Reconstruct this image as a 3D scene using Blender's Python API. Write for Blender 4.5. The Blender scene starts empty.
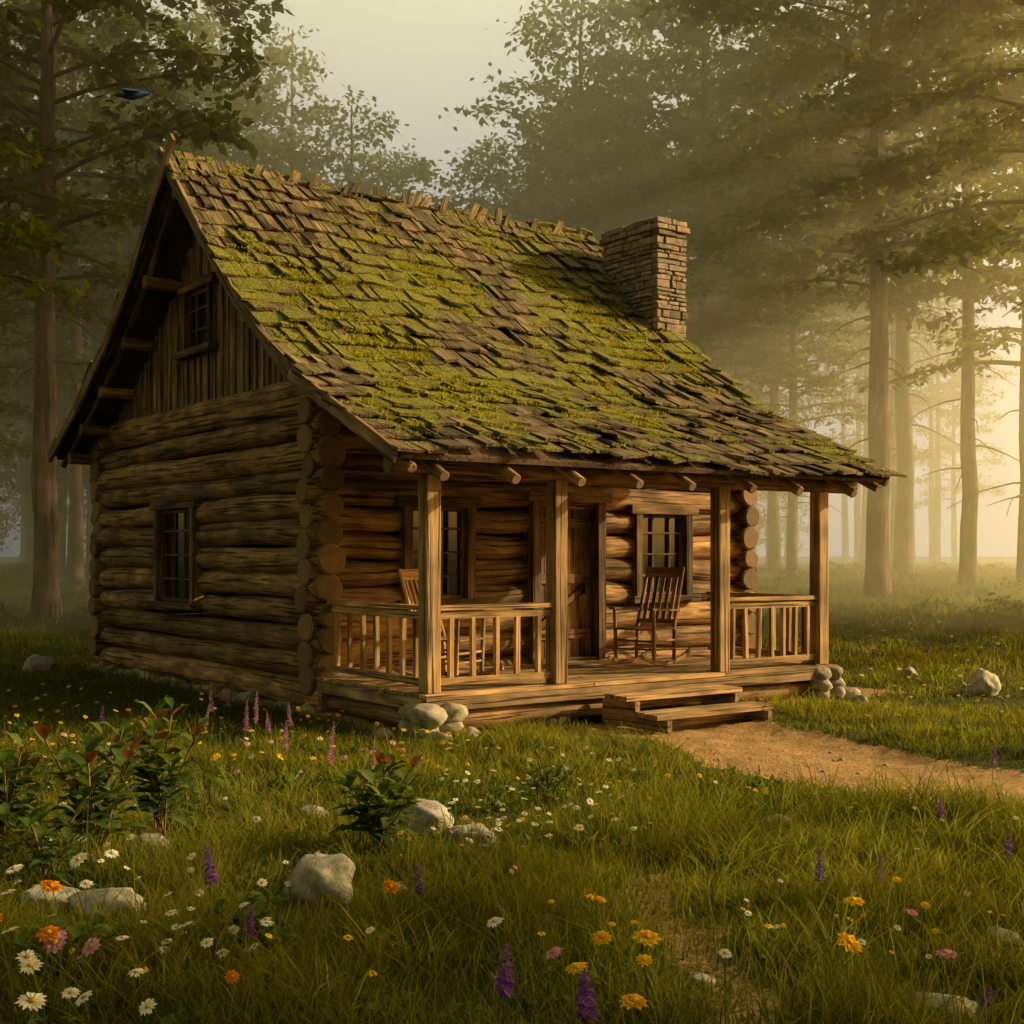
import bpy, math, random
import numpy as np
from mathutils import Vector, Matrix, noise as mn
random.seed(7); rng=np.random.default_rng(11)
SC=bpy.context.scene; COL=SC.collection
F=1287.0; HZ=555.0; CZ=1.75
ANG=math.radians(35.73); ORG=Vector((-0.80,12.44,0))
U=np.array([math.cos(ANG),math.sin(ANG)]); Vv=np.array([-math.sin(ANG),math.cos(ANG)])
AZ=math.radians(81); EL=math.radians(20)

# ------------------------------------------------------------ helpers
def hgt(x,y):
    x=np.asarray(x,float); y=np.asarray(y,float)
    b=1.15*(1-np.exp(-np.maximum(0,y-22)/20))
    return b+0.025*np.sin(x*1.3+.5)*np.cos(y*1.1)+0.012*np.sin(x*3.1+y*2.3)
def gp(px,py,z=0.0):
    for d in np.arange(3.0,110,0.05):
        x=(px-512)/F*d
        if (CZ-(float(hgt(x,d))+z))*F/d <= py-HZ: return x,d
    return (px-512)/F*110,110
def ldist(x,y): # world -> local (t,s)
    dx=x-ORG.x; dy=y-ORG.y
    return dx*U[0]+dy*U[1], dx*Vv[0]+dy*Vv[1]

def new_mat(name):
    m=bpy.data.materials.new(name); m.use_nodes=True
    nt=m.node_tree; nt.nodes.clear()
    return m,nt,nt.nodes,nt.links
def N(nd,t,**k):
    n=nd.new(t)
    for a,b in k.items():
        if a in n.inputs.keys(): n.inputs[a].default_value=b
        else: setattr(n,a,b)
    return n
def ramp(nd,stops,interp='LINEAR'):
    r=nd.new('ShaderNodeValToRGB'); r.color_ramp.interpolation=interp
    e=r.color_ramp.elements
    while len(e)<len(stops): e.new(0.5)
    for i,(p,c) in enumerate(stops):
        e[i].position=p; e[i].color=(c[0],c[1],c[2],1) if not isinstance(c,(int,float)) else (c,c,c,1)
    return r
def mixc(nd,lk,f,a,b,bt='MIX'):
    m=nd.new('ShaderNodeMix'); m.data_type='RGBA'; m.blend_type=bt
    for s,v in ((m.inputs[0],f),(m.inputs[6],a),(m.inputs[7],b)):
        if isinstance(v,(int,float)): s.default_value=v
        elif isinstance(v,tuple): s.default_value=(v[0],v[1],v[2],1)
        else: lk.new(v,s)
    return m.outputs[2]
def mth(nd,lk,op,a,b=0.0,clamp=False):
    m=nd.new('ShaderNodeMath'); m.operation=op; m.use_clamp=clamp
    for s,v in ((m.inputs[0],a),(m.inputs[1],b)):
        if isinstance(v,(int,float)): s.default_value=v
        else: lk.new(v,s)
    return m.outputs[0]

def wood_mat(name,dark,mid,light,rough=.8,moss=0.0,bump=.5,fs=1.0):
    m,nt,nd,lk=new_mat(name)
    at=N(nd,'ShaderNodeAttribute',attribute_name='lc')
    mp=nd.new('ShaderNodeMapping'); mp.inputs['Scale'].default_value=(1.1,16*fs,16*fs); lk.new(at.outputs['Vector'],mp.inputs[0])
    n1=N(nd,'ShaderNodeTexNoise',Scale=1.6,Detail=5.0,Roughness=.65,Distortion=.4); lk.new(mp.outputs[0],n1.inputs['Vector'])
    mp2=nd.new('ShaderNodeMapping'); mp2.inputs['Scale'].default_value=(.55,26*fs,26*fs); lk.new(at.outputs['Vector'],mp2.inputs[0])
    n2=N(nd,'ShaderNodeTexNoise',Scale=1.3,Detail=2.0,Roughness=.5); lk.new(mp2.outputs[0],n2.inputs['Vector'])
    n3=N(nd,'ShaderNodeTexNoise',Scale=1.7,Detail=2.0); lk.new(at.outputs['Vector'],n3.inputs['Vector'])
    r1=ramp(nd,[(.28,dark),(.5,mid),(.72,light)]); lk.new(n1.outputs[0],r1.inputs[0])
    crack=ramp(nd,[(.36,0.18),(.43,1.0)]); lk.new(n2.outputs[0],crack.inputs[0])
    c=mixc(nd,lk,1.0,r1.outputs[0],crack.outputs[0],'MULTIPLY')
    st=ramp(nd,[(.35,.5),(.65,1.15)]); lk.new(n3.outputs[0],st.inputs[0])
    c=mixc(nd,lk,1.0,c,st.outputs[0],'MULTIPLY')
    ra=N(nd,'ShaderNodeAttribute',attribute_name='rnd')
    rr=ramp(nd,[(0,(.6,.6,.62)),(.5,(.95,.95,.95)),(1,(1.3,1.22,1.1))]); lk.new(ra.outputs['Fac'],rr.inputs[0])
    c=mixc(nd,lk,1.0,c,rr.outputs[0],'MULTIPLY')
    h=mth(nd,lk,'ADD',mth(nd,lk,'MULTIPLY',n1.outputs[0],.5),crack.outputs[0])
    if moss:
        ma=N(nd,'ShaderNodeAttribute',attribute_name='moss')
        tc=N(nd,'ShaderNodeTexCoord')
        nm=N(nd,'ShaderNodeTexNoise',Scale=7.0,Detail=4.0,Roughness=.7); lk.new(tc.outputs['Object'],nm.inputs['Vector'])
        v=mth(nd,lk,'ADD',ma.outputs['Fac'],mth(nd,lk,'MULTIPLY',mth(nd,lk,'SUBTRACT',nm.outputs[0],.5),1.8))
        mr=ramp(nd,[(.42,0.0),(.6,1.0)]); lk.new(v,mr.inputs[0])
        nf=N(nd,'ShaderNodeTexNoise',Scale=40.0,Detail=3.0,Roughness=.7); lk.new(tc.outputs['Object'],nf.inputs['Vector'])
        mc=ramp(nd,[(.3,(.04,.042,.009)),(.5,(.17,.165,.022)),(.7,(.38,.34,.045))]); lk.new(nf.outputs[0],mc.inputs[0])
        c=mixc(nd,lk,mr.outputs[0],c,mc.outputs[0])
        h=mth(nd,lk,'ADD',h,mth(nd,lk,'MULTIPLY',mth(nd,lk,'MULTIPLY',nf.outputs[0],3.0),mr.outputs[0]))
    b=N(nd,'ShaderNodeBump',Strength=bump,Distance=.02); lk.new(h,b.inputs['Height'])
    p=N(nd,'ShaderNodeBsdfPrincipled',Roughness=rough); p.inputs['Specular IOR Level'].default_value=.25
    lk.new(c,p.inputs['Base Color']); lk.new(b.outputs[0],p.inputs['Normal'])
    o=nd.new('ShaderNodeOutputMaterial'); lk.new(p.outputs[0],o.inputs[0]); return m
def end_mat(name,dark,light):
    m,nt,nd,lk=new_mat(name)
    at=N(nd,'ShaderNodeAttribute',attribute_name='lc')
    s=nd.new('ShaderNodeVectorMath'); s.operation='MULTIPLY'; s.inputs[1].default_value=(0,1,1); lk.new(at.outputs['Vector'],s.inputs[0])
    w=N(nd,'ShaderNodeTexWave',wave_type='RINGS',rings_direction='X',Scale=14.0,Distortion=1.2,Detail=3.0); lk.new(s.outputs[0],w.inputs['Vector'])
    n=N(nd,'ShaderNodeTexNoise',Scale=9.0,Detail=4.0); lk.new(at.outputs['Vector'],n.inputs['Vector'])
    r=ramp(nd,[(0,dark),(1,light)]); lk.new(mth(nd,lk,'MULTIPLY',mth(nd,lk,'ADD',w.outputs['Fac'],n.outputs[0]),.55),r.inputs[0])
    ra=N(nd,'ShaderNodeAttribute',attribute_name='rnd'); rr=ramp(nd,[(0,.5),(1,1.15)]); lk.new(ra.outputs['Fac'],rr.inputs[0])
    c=mixc(nd,lk,1.0,r.outputs[0],rr.outputs[0],'MULTIPLY')
    p=N(nd,'ShaderNodeBsdfPrincipled',Roughness=.85); lk.new(c,p.inputs['Base Color'])
    o=nd.new('ShaderNodeOutputMaterial'); lk.new(p.outputs[0],o.inputs[0]); return m
def stone_mat(name,c0,c1,c2,moss=.3,sc=6.0,rv=((.55,.52,.5),(1.05,.95,.9),(.85,.85,.85),(1.2,1.15,1.05)),bs=.6):
    m,nt,nd,lk=new_mat(name)
    tc=N(nd,'ShaderNodeTexCoord'); ra=N(nd,'ShaderNodeAttribute',attribute_name='rnd')
    n=N(nd,'ShaderNodeTexNoise',Scale=sc,Detail=7.0,Roughness=.7); lk.new(tc.outputs['Object'],n.inputs['Vector'])
    r=ramp(nd,[(.3,c0),(.52,c1),(.72,c2)]); lk.new(n.outputs[0],r.inputs[0])
    rr=ramp(nd,[(0,rv[0]),(.35,rv[1]),(.7,rv[2]),(1,rv[3])]); lk.new(ra.outputs['Fac'],rr.inputs[0])
    c=mixc(nd,lk,1.0,r.outputs[0],rr.outputs[0],'MULTIPLY')
    if moss:
        n2=N(nd,'ShaderNodeTexNoise',Scale=3.3,Detail=4.0,Roughness=.65); lk.new(tc.outputs['Object'],n2.inputs['Vector'])
        mr=ramp(nd,[(.5,0.0),(.62,moss)]); lk.new(n2.outputs[0],mr.inputs[0])
        c=mixc(nd,lk,mr.outputs[0],c,(.07,.085,.02))
    b=N(nd,'ShaderNodeBump',Strength=bs,Distance=.025); lk.new(n.outputs[0],b.inputs['Height'])
    p=N(nd,'ShaderNodeBsdfPrincipled',Roughness=.9); lk.new(c,p.inputs['Base Color']); lk.new(b.outputs[0],p.inputs['Normal'])
    o=nd.new('ShaderNodeOutputMaterial'); lk.new(p.outputs[0],o.inputs[0]); return m
def leaf_mat(name,c0,c1,trans=.35,attr='rnd',objrand=True,tcol=None,rough=.6):
    m,nt,nd,lk=new_mat(name)
    ra=N(nd,'ShaderNodeAttribute',attribute_name=attr)
    r=ramp(nd,[(0,c0),(1,c1)]); lk.new(ra.outputs['Fac'],r.inputs[0]); c=r.outputs[0]
    if objrand:
        oi=N(nd,'ShaderNodeObjectInfo'); r2=ramp(nd,[(0,(.7,.85,.8)),(1,(1.25,1.1,.8))]); lk.new(oi.outputs['Random'],r2.inputs[0])
        c=mixc(nd,lk,1.0,c,r2.outputs[0],'MULTIPLY')
    p=nd.new('ShaderNodeBsdfDiffuse'); lk.new(c,p.inputs[0])
    t=nd.new('ShaderNodeBsdfTranslucent'); lk.new(mixc(nd,lk,1.0,c,tcol or (1.6,1.5,.65),'MULTIPLY'),t.inputs[0])
    mx=nd.new('ShaderNodeMixShader'); mx.inputs[0].default_value=trans
    lk.new(p.outputs[0],mx.inputs[1]); lk.new(t.outputs[0],mx.inputs[2])
    o=nd.new('ShaderNodeOutputMaterial'); lk.new(mx.outputs[0],o.inputs[0]); return m
def plain(name,c,rough=.6,spec=.3,metal=0,ns=8.0,var=.3):
    m,nt,nd,lk=new_mat(name)
    tc=N(nd,'ShaderNodeTexCoord'); n=N(nd,'ShaderNodeTexNoise',Scale=ns,Detail=3.0); lk.new(tc.outputs['Object'],n.inputs['Vector'])
    r=ramp(nd,[(.3,tuple(v*(1-var) for v in c)),(.7,tuple(min(1,v*(1+var)) for v in c))]); lk.new(n.outputs[0],r.inputs[0])
    p=N(nd,'ShaderNodeBsdfPrincipled',Roughness=rough,Metallic=metal); p.inputs['Specular IOR Level'].default_value=spec
    lk.new(r.outputs[0],p.inputs['Base Color'])
    o=nd.new('ShaderNodeOutputMaterial'); lk.new(p.outputs[0],o.inputs[0]); return m

def obj(name,me,parent=None,loc=None,rot=None,scale=None):
    o=bpy.data.objects.new(name,me); COL.objects.link(o)
    if parent: o.parent=parent
    if loc is not None: o.location=loc
    if rot is not None: o.rotation_euler=rot
    if scale is not None: o.scale=scale
    return o
class MB:
    def __init__(s): s.V=[];s.Fc=[];s.LC=[];s.R=[];s.MI=[];s.SM=[];s.MO=[]; s.n=0
    def add(s,v,f,lc=None,rnd=None,mi=0,sm=False,moss=None):
        rnd=random.random() if rnd is None else rnd
        v=[tuple(p) for p in v]; k=s.n
        s.V+=v; s.Fc+=[tuple(i+k for i in q) for q in f]
        s.LC+=[tuple(p) for p in lc] if lc is not None else v
        s.R+=[rnd]*len(v); s.MI+=[mi]*len(f); s.SM+=[sm]*len(f); s.MO+=(moss if moss is not None else [0.0]*len(v)); s.n+=len(v)
    def box(s,c,dim,rot=None,axis=None,jit=.0,mi=0,rnd=None):
        c=Vector(c); a=axis if axis is not None else int(np.argmax(dim)); o=random.random()*40
        vs=[];lc=[]
        for X in(-.5,.5):
            for Y in(-.5,.5):
                for Z in(-.5,.5):
                    p=Vector((X*dim[0],Y*dim[1],Z*dim[2]))+Vector([random.uniform(-jit,jit) for _ in range(3)])
                    q=[p[a],p[(a+1)%3],p[(a+2)%3]]; lc.append((q[0]+o,q[1]+o*.7,q[2]))
                    vs.append(c+(rot@p if rot is not None else p))
        s.add(vs,[(0,1,3,2),(4,6,7,5),(0,4,5,1),(2,3,7,6),(0,2,6,4),(1,5,7,3)],lc,rnd,mi)
    def beam(s,p0,p1,w,h,jit=0.0,mi=0,up=(0,0,1)):
        p0=Vector(p0);p1=Vector(p1);d=(p1-p0);L=d.length;d.normalize()
        side=Vector(up).cross(d)
        if side.length<.01: side=Vector((1,0,0))
        side.normalize(); u2=d.cross(side)
        R=Matrix((d,side,u2)).transposed()
        s.box((p0+p1)/2,(L,w,h),R,0,jit,mi)
    def log(s,p0,p1,r0,r1=None,seg=None,sides=12,wob=.04,mi=0,cap=1,rnd=None,bend=.0):
        r1=r0 if r1 is None else r1; p0=Vector(p0);p1=Vector(p1);d=p1-p0;L=d.length;d.normalize()
        a=Vector((0,0,1)) if abs(d.z)<.9 else Vector((1,0,0)); e1=a.cross(d).normalized(); e2=d.cross(e1)
        seg=seg or max(1,int(L/.35)); o=random.random()*40; rnd=random.random() if rnd is None else rnd
        ph=[random.random()*6.28 for _ in range(6)]; vs=[];lc=[];f=[]
        for i in range(seg+1):
            k=i/seg; cc=p0+d*(L*k)+e1*(bend*math.sin(k*3.1+ph[0])*r0)+e2*(bend*math.sin(k*4.1+ph[1])*r0)
            r=(r0+(r1-r0)*k)*(1+wob*math.sin(k*L*2.3+ph[2])+wob*.6*random.uniform(-1,1))
            for j in range(sides):
                t=j/sides*6.28318; rr=r*(1+wob*.8*math.sin(2*t+ph[3]+k*1.5)+wob*.5*math.sin(5*t+ph[4]+k*3)+wob*.4*random.uniform(-1,1))
                x,y=math.cos(t)*rr,math.sin(t)*rr
                vs.append(cc+e1*x+e2*y); lc.append((L*k+o,x+o*.6,y))
        for i in range(seg):
            for j in range(sides):
                f.append((i*sides+j,i*sides+(j+1)%sides,(i+1)*sides+(j+1)%sides,(i+1)*sides+j))
        s.add(vs,f,lc,rnd,mi,True)
        if cap is not None:
            for e,sg in ((0,-1),(seg,1)):
                ring=vs[e*sides:(e+1)*sides]; lcs=[(0.3*o,l[1]-o*.6,l[2]) for l in lc[e*sides:(e+1)*sides]]
                ctr=sum(ring,Vector())/sides
                in_=[ctr+(q-ctr)*.86+d*sg*r0*.12 for q in ring]
                lci=[(l[0],l[1]*.86,l[2]*.86) for l in lcs]
                idx=list(range(sides,2*sides)); 
                if sg<0: idx=idx[::-1]
                ff=[tuple(idx)]
                for j in range(sides):
                    q=(j,(j+1)%sides,sides+(j+1)%sides,sides+j); ff.append(q if sg>0 else q[::-1])
                s.add(ring+in_,ff,lcs+lci,rnd,cap)
    def rock(s,c,r,sc=(1,1,.7),seed=0,mi=0,sub=3,amp=.3):
        vs,fs=ICO[sub]; o=Vector((seed*3.1,seed*1.7,seed*.9)); out=[]
        rz=random.random()*6.28; R=Matrix.Rotation(rz,3,'Z')
        # a few random cutting planes give the stone flat, worn facets
        pl=[]
        for _ in range(7):
            n_=Vector((random.gauss(0,1),random.gauss(0,1),random.gauss(.2,.8))).normalized(); pl.append((n_,random.uniform(.68,.9)))
        for v in vs:
            q=Vector(v); k=1+amp*mn.noise(q*1.1+o)+amp*.5*mn.noise(q*2.3+o)
            w=q*k
            for n_,dd in pl:
                e=w.dot(n_)-dd
                if e>0: w=w-n_*e*.85
            w=w*(1+amp*.16*mn.noise(q*6+o)+amp*.07*mn.noise(q*14+o))
            out.append(Vector(c)+R@Vector((w.x*sc[0],w.y*sc[1],w.z*sc[2]))*r)
        s.add(out,fs,None,None,mi,True)
    def mesh(s,name,mats):
        me=bpy.data.meshes.new(name); me.from_pydata(s.V,[],s.Fc)
        me.polygons.foreach_set('material_index',s.MI); me.polygons.foreach_set('use_smooth',s.SM)
        a=me.attributes.new('lc','FLOAT_VECTOR','POINT'); a.data.foreach_set('vector',np.array(s.LC,np.float32).ravel())
        a=me.attributes.new('rnd','FLOAT','POINT'); a.data.foreach_set('value',np.array(s.R,np.float32))
        a=me.attributes.new('moss','FLOAT','POINT'); a.data.foreach_set('value',np.array(s.MO,np.float32))
        for m in mats: me.materials.append(m)
        me.update(); return me
    def obj(s,name,mats,parent=None,bevel=0,**k):
        o=obj(name,s.mesh(name,mats),parent,**k)
        if bevel:
            b=o.modifiers.new('bev','BEVEL'); b.width=bevel; b.segments=2; b.limit_method='ANGLE'; b.angle_limit=math.radians(50)
        return o
import bmesh
ICO={}
for sb in (1,2,3,4):
    bm=bmesh.new(); bmesh.ops.create_icosphere(bm,subdivisions=sb,radius=1.0)
    ICO[sb]=([tuple(v.co) for v in bm.verts],[tuple(v.index for v in f.verts) for f in bm.faces]); bm.free()

def np_mesh(name,v,quads,mats,attrs=None,mi=None,smooth=None):
    me=bpy.data.meshes.new(name); n=len(quads)
    me.vertices.add(len(v)); me.vertices.foreach_set('co',np.ascontiguousarray(v,np.float32).ravel())
    me.loops.add(n*4); me.loops.foreach_set('vertex_index',np.ascontiguousarray(quads,np.int32).ravel())
    me.polygons.add(n); me.polygons.foreach_set('loop_start',np.arange(0,n*4,4,dtype=np.int32))
    if mi is not None: me.polygons.foreach_set('material_index',np.asarray(mi,np.int32))
    me.update(calc_edges=True)
    me.polygons.foreach_set('use_smooth',np.ones(n,bool) if smooth is None else np.asarray(smooth,bool))
    for k,a in (attrs or {}).items():
        at=me.attributes.new(k,'FLOAT','POINT'); at.data.foreach_set('value',np.ascontiguousarray(a,np.float32))
    for m in mats: me.materials.append(m)
    me.validate(); return me

# ------------------------------------------------------------ materials
M_log=wood_mat('log_wood',(.08,.043,.02),(.32,.182,.085),(.56,.35,.175),bump=.9,fs=.8)
M_end=end_mat('log_end_grain',(.07,.04,.02),(.36,.22,.115))
M_board=wood_mat('gable_board_wood',(.1,.06,.034),(.28,.175,.098),(.43,.29,.165))
M_post=wood_mat('post_wood',(.2,.115,.055),(.46,.285,.135),(.64,.42,.22),fs=1.2)
M_deck=wood_mat('deck_wood',(.18,.11,.055),(.41,.26,.135),(.6,.4,.225))
M_door=wood_mat('door_wood',(.09,.05,.027),(.27,.155,.08),(.41,.26,.135))
M_frame=wood_mat('frame_wood',(.06,.035,.02),(.16,.095,.052),(.27,.17,.095))
M_chair=wood_mat('chair_wood',(.1,.05,.025),(.26,.14,.068),(.4,.235,.12))
M_shake=wood_mat('roof_shake',(.055,.04,.024),(.18,.13,.073),(.33,.26,.15),moss=1.0,bump=.8)
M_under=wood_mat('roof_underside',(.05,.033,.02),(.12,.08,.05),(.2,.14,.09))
M_stone=stone_mat('field_stone',(.16,.145,.12),(.35,.31,.26),(.5,.45,.38),.6,5.0)
M_rock=stone_mat('pale_rock',(.16,.155,.14),(.4,.385,.35),(.6,.58,.53),.6,7.0,bs=1.0)
M_brick=stone_mat('chimney_stone',(.12,.092,.075),(.28,.225,.19),(.42,.355,.305),.35,9.0,((.5,.46,.43),(1.1,.92,.85),(.82,.82,.82),(1.3,1.22,1.12)))
M_mortar=plain('mortar',(.15,.13,.11),.95,.1)
M_glass=plain('window_glass',(.012,.018,.022),.06,.6,0,1.5,.5)
M_iron=plain('iron',(.03,.03,.03),.5,.4,.8)
M_bark=wood_mat('bark',(.065,.035,.02),(.21,.12,.066),(.36,.225,.13),bump=1.0,fs=.35)
M_leaf=leaf_mat('tree_leaves',(.04,.065,.012),(.2,.215,.03),.58)
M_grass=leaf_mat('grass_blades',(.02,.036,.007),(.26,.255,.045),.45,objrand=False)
M_moss=leaf_mat('moss_tufts',(.1,.1,.012),(.42,.385,.05),.3,objrand=False)
M_bush=leaf_mat('shrub_leaf',(.04,.08,.02),(.14,.19,.05),.38,objrand=False)
M_bushr=leaf_mat('shrub_leaf_red',(.12,.06,.02),(.24,.13,.04),.3,objrand=False,tcol=(1.3,.9,.6))
M_white=leaf_mat('white_petals',(.65,.64,.6),(.85,.84,.8),.25,objrand=False,tcol=(1,1,.9))
M_yel=leaf_mat('yellow_petals',(.7,.38,.01),(.88,.6,.03),.25,objrand=False,tcol=(1,1,.8))
M_ora=leaf_mat('orange_petals',(.6,.2,.01),(.75,.3,.02),.25,objrand=False,tcol=(1,1,.8))
M_pur=leaf_mat('purple_petals',(.16,.06,.34),(.36,.16,.58),.25,objrand=False,tcol=(1,1,1))
M_pink=leaf_mat('pink_petals',(.5,.2,.4),(.75,.45,.62),.25,objrand=False,tcol=(1,1,1))
M_mag=leaf_mat('magenta_petals',(.38,.13,.34),(.65,.33,.54),.25,objrand=False,tcol=(1,1,1))
M_ctr=plain('flower_center',(.5,.28,.02),.8,.1)

# ------------------------------------------------------------ ground
pth=[(1.8,13.2),(2.3,11.9),(2.85,10.6),(3.5,9.7),(4.6,8.9),(7,7.7),(11,6.4),(20,5)]
pth2=[(.8,6.9),(.6,6.2),(.9,5.2),(1.0,4.0),(1.2,1)]
def pdist(x,y,P):
    d=np.full(np.shape(x),1e9)
    for (ax,ay),(bx,by) in zip(P[:-1],P[1:]):
        vx,vy=bx-ax,by-ay; t=np.clip(((x-ax)*vx+(y-ay)*vy)/(vx*vx+vy*vy),0,1)
        d=np.minimum(d,np.hypot(x-ax-t*vx,y-ay-t*vy))
    return d
def wn(x,y): return .5*np.sin(x*2.1+1.3*np.sin(y*1.7))+.3*np.sin(y*3.7+x*1.9+2)+.2*np.sin(x*7.3-y*5.1)
def dirt(x,y):
    x=np.asarray(x,float);y=np.asarray(y,float); w=wn(x,y)
    a=1-np.clip((pdist(x,y,pth)-(.78+.18*w))/.38,0,1)
    b=(1-np.clip((pdist(x,y,pth2)-(.05+.22*w))/.3,0,1))*.58
    t,s=ldist(x,y)
    c=1-np.clip((np.maximum(np.maximum(-.15-t,t-6.8),np.maximum(-.1-s,s-9.7)))/.35,0,1)
    return np.maximum(np.maximum(a,b),c)
def axis(lo,hi,st,far):
    a=list(np.arange(lo,hi,st)); 
    x=a[-1]; d=st
    while x<far: d*=1.18; x+=d; a.append(x)
    x=a[0]; d=st
    while x>-far: d*=1.18; x-=d; a.insert(0,x)
    return np.array(a)
xs=axis(-9,10,.1,450); ys=axis(3,24,.1,450)
X,Y=np.meshgrid(xs,ys,indexing='xy'); D=dirt(X,Y)
Z=hgt(X,Y)-.035*D*np.where(pdist(X,Y,pth)<2,1,0)+.012*rng.normal(size=X.shape)*(np.abs(X)<12)
nx=len(xs);ny=len(ys); idx=np.arange(nx*ny).reshape(ny,nx)
q=np.stack([idx[:-1,:-1],idx[:-1,1:],idx[1:,1:],idx[1:,:-1]],-1).reshape(-1,4)
m,nt,nd,lk=new_mat('ground_soil')
tc=N(nd,'ShaderNodeTexCoord'); da=N(nd,'ShaderNodeAttribute',attribute_name='dirt')
n1=N(nd,'ShaderNodeTexNoise',Scale=3.0,Detail=5.0,Roughness=.65); lk.new(tc.outputs['Object'],n1.inputs['Vector'])
n2=N(nd,'ShaderNodeTexNoise',Scale=28.0,Detail=4.0,Roughness=.7); lk.new(tc.outputs['Object'],n2.inputs['Vector'])
rd=ramp(nd,[(.3,(.18,.1,.048)),(.5,(.38,.23,.11)),(.7,(.54,.35,.19))]); lk.new(mth(nd,lk,'MULTIPLY',mth(nd,lk,'ADD',n1.outputs[0],n2.outputs[0]),.5),rd.inputs[0])
rg=ramp(nd,[(.3,(.025,.03,.009)),(.5,(.05,.062,.016)),(.7,(.09,.095,.028))]); lk.new(n2.outputs[0],rg.inputs[0])
v=mth(nd,lk,'ADD',da.outputs['Fac'],mth(nd,lk,'MULTIPLY',mth(nd,lk,'SUBTRACT',n2.outputs[0],.5),1.0))
rm=ramp(nd,[(.4,0.0),(.6,1.0)]); lk.new(v,rm.inputs[0])
c=mixc(nd,lk,rm.outputs[0],rg.outputs[0],rd.outputs[0])
b=N(nd,'ShaderNodeBump',Strength=.8,Distance=.04); lk.new(mth(nd,lk,'ADD',n2.outputs[0],n1.outputs[0]),b.inputs['Height'])
p=N(nd,'ShaderNodeBsdfPrincipled',Roughness=.95); p.inputs['Specular IOR Level'].default_value=.1
lk.new(c,p.inputs['Base Color']); lk.new(b.outputs[0],p.inputs['Normal']); o=nd.new('ShaderNodeOutputMaterial'); lk.new(p.outputs[0],o.inputs[0])
obj('ground',np_mesh('ground',np.stack([X.ravel(),Y.ravel(),Z.ravel()],1),q,[m],{'dirt':D.ravel()}))

# ------------------------------------------------------------ rocks
ROCKS=[]
for i,(px,py,wpx,hr) in enumerate(((317,900,74,.62),(427,834,58,.5),(473,850,42,.6),(108,922,68,.5),(45,912,54,.45),(148,852,38,.45),(983,696,28,.85),(908,678,18,.6),(1008,950,38,.5),(777,828,30,.4),(310,820,30,.45),(398,898,26,.5),(858,705,18,.6),(945,1022,60,.4),(700,985,26,.4),(40,672,24,.7))):
    x,y=gp(px,py); r_=wpx/2*y/F*1.18; ROCKS.append((x,y,r_)); c=MB(); c.rock((0,0,r_*hr*.6),r_,(1.05,.85,hr*1.15),i*2.3+1,amp=.35,sub=4)
    c.obj('boulder' if wpx>50 else 'stone',[M_rock],loc=(x,y,float(hgt(x,y))))
c=MB()
for i in range(70):
    x,y=random.uniform(1.2,4.5),random.uniform(8,13)
    if float(dirt(x,y))>.4: c.rock((x,y,float(hgt(x,y))-.035),random.uniform(.012,.035),(1.2,1,.6),i,sub=1)
c.obj('path_pebbles',[M_stone])

# ------------------------------------------------------------ grass
def blades(x,y,hh,w,lean):
    n=len(x); z=hgt(x,y)-.01; a=rng.uniform(0,6.283,n); la=rng.uniform(0,6.283,n)
    lx=np.cos(la)*lean*hh; ly=np.sin(la)*lean*hh; dx=np.cos(a)*w/2; dy=np.sin(a)*w/2
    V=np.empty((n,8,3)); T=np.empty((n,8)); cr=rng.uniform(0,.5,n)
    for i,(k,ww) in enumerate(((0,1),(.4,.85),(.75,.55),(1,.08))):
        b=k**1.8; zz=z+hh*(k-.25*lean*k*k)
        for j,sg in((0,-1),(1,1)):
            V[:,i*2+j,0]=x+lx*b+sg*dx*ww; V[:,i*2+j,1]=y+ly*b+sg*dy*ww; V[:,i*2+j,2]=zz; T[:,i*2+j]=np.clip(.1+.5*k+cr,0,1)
    base=(np.arange(n)*8)[:,None,None]; fq=np.array([[0,1,3,2],[2,3,5,4],[4,5,7,6]])[None]
    return V.reshape(-1,3),(base+fq).reshape(-1,4),T.ravel()
def scatter(n,y0,y1,mrg=1.15,p=1.0):
    y=y0+(y1-y0)*rng.random(n)**p; x=rng.uniform(-1,1,n)*(.4*y*mrg+.4); return x,y
def okg(x,y,thr=.5):
    t,s=ldist(x,y); k=dirt(x,y)+rng.normal(0,.2,len(x))<thr
    k&=~((t>1.8)&(t<3.9)&(s>-1.2)&(s<0)); k&=~((t>-.25)&(t<6.9)&(s>-.2)&(s<9.7))
    return k
def gn(x,y): return .5+.25*np.sin(x*.9+np.sin(y*.7)*2)+.25*np.sin(y*1.3+x*.6+1)
def gn2(x,y): return .5+.5*np.sin(x*3.3+1.7*np.sin(y*2.9))*np.sin(y*3.9+1.3*np.sin(x*2.3))
def rockf(x,y):
    f=np.ones(len(x))
    for rx,ry,r_ in ROCKS:
        d=np.hypot(x-rx,(y-ry)); f=np.minimum(f,np.clip((d-r_*.9)/(r_*1.6),0,1)*.6+.4)
        dd=(np.abs(x-rx)<r_*1.1)&(y<ry)&(y>ry-r_*3.0); f=np.where(dd,np.minimum(f,.55),f)
    return f
VV=[];QQ=[];TT=[];off=0
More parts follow.
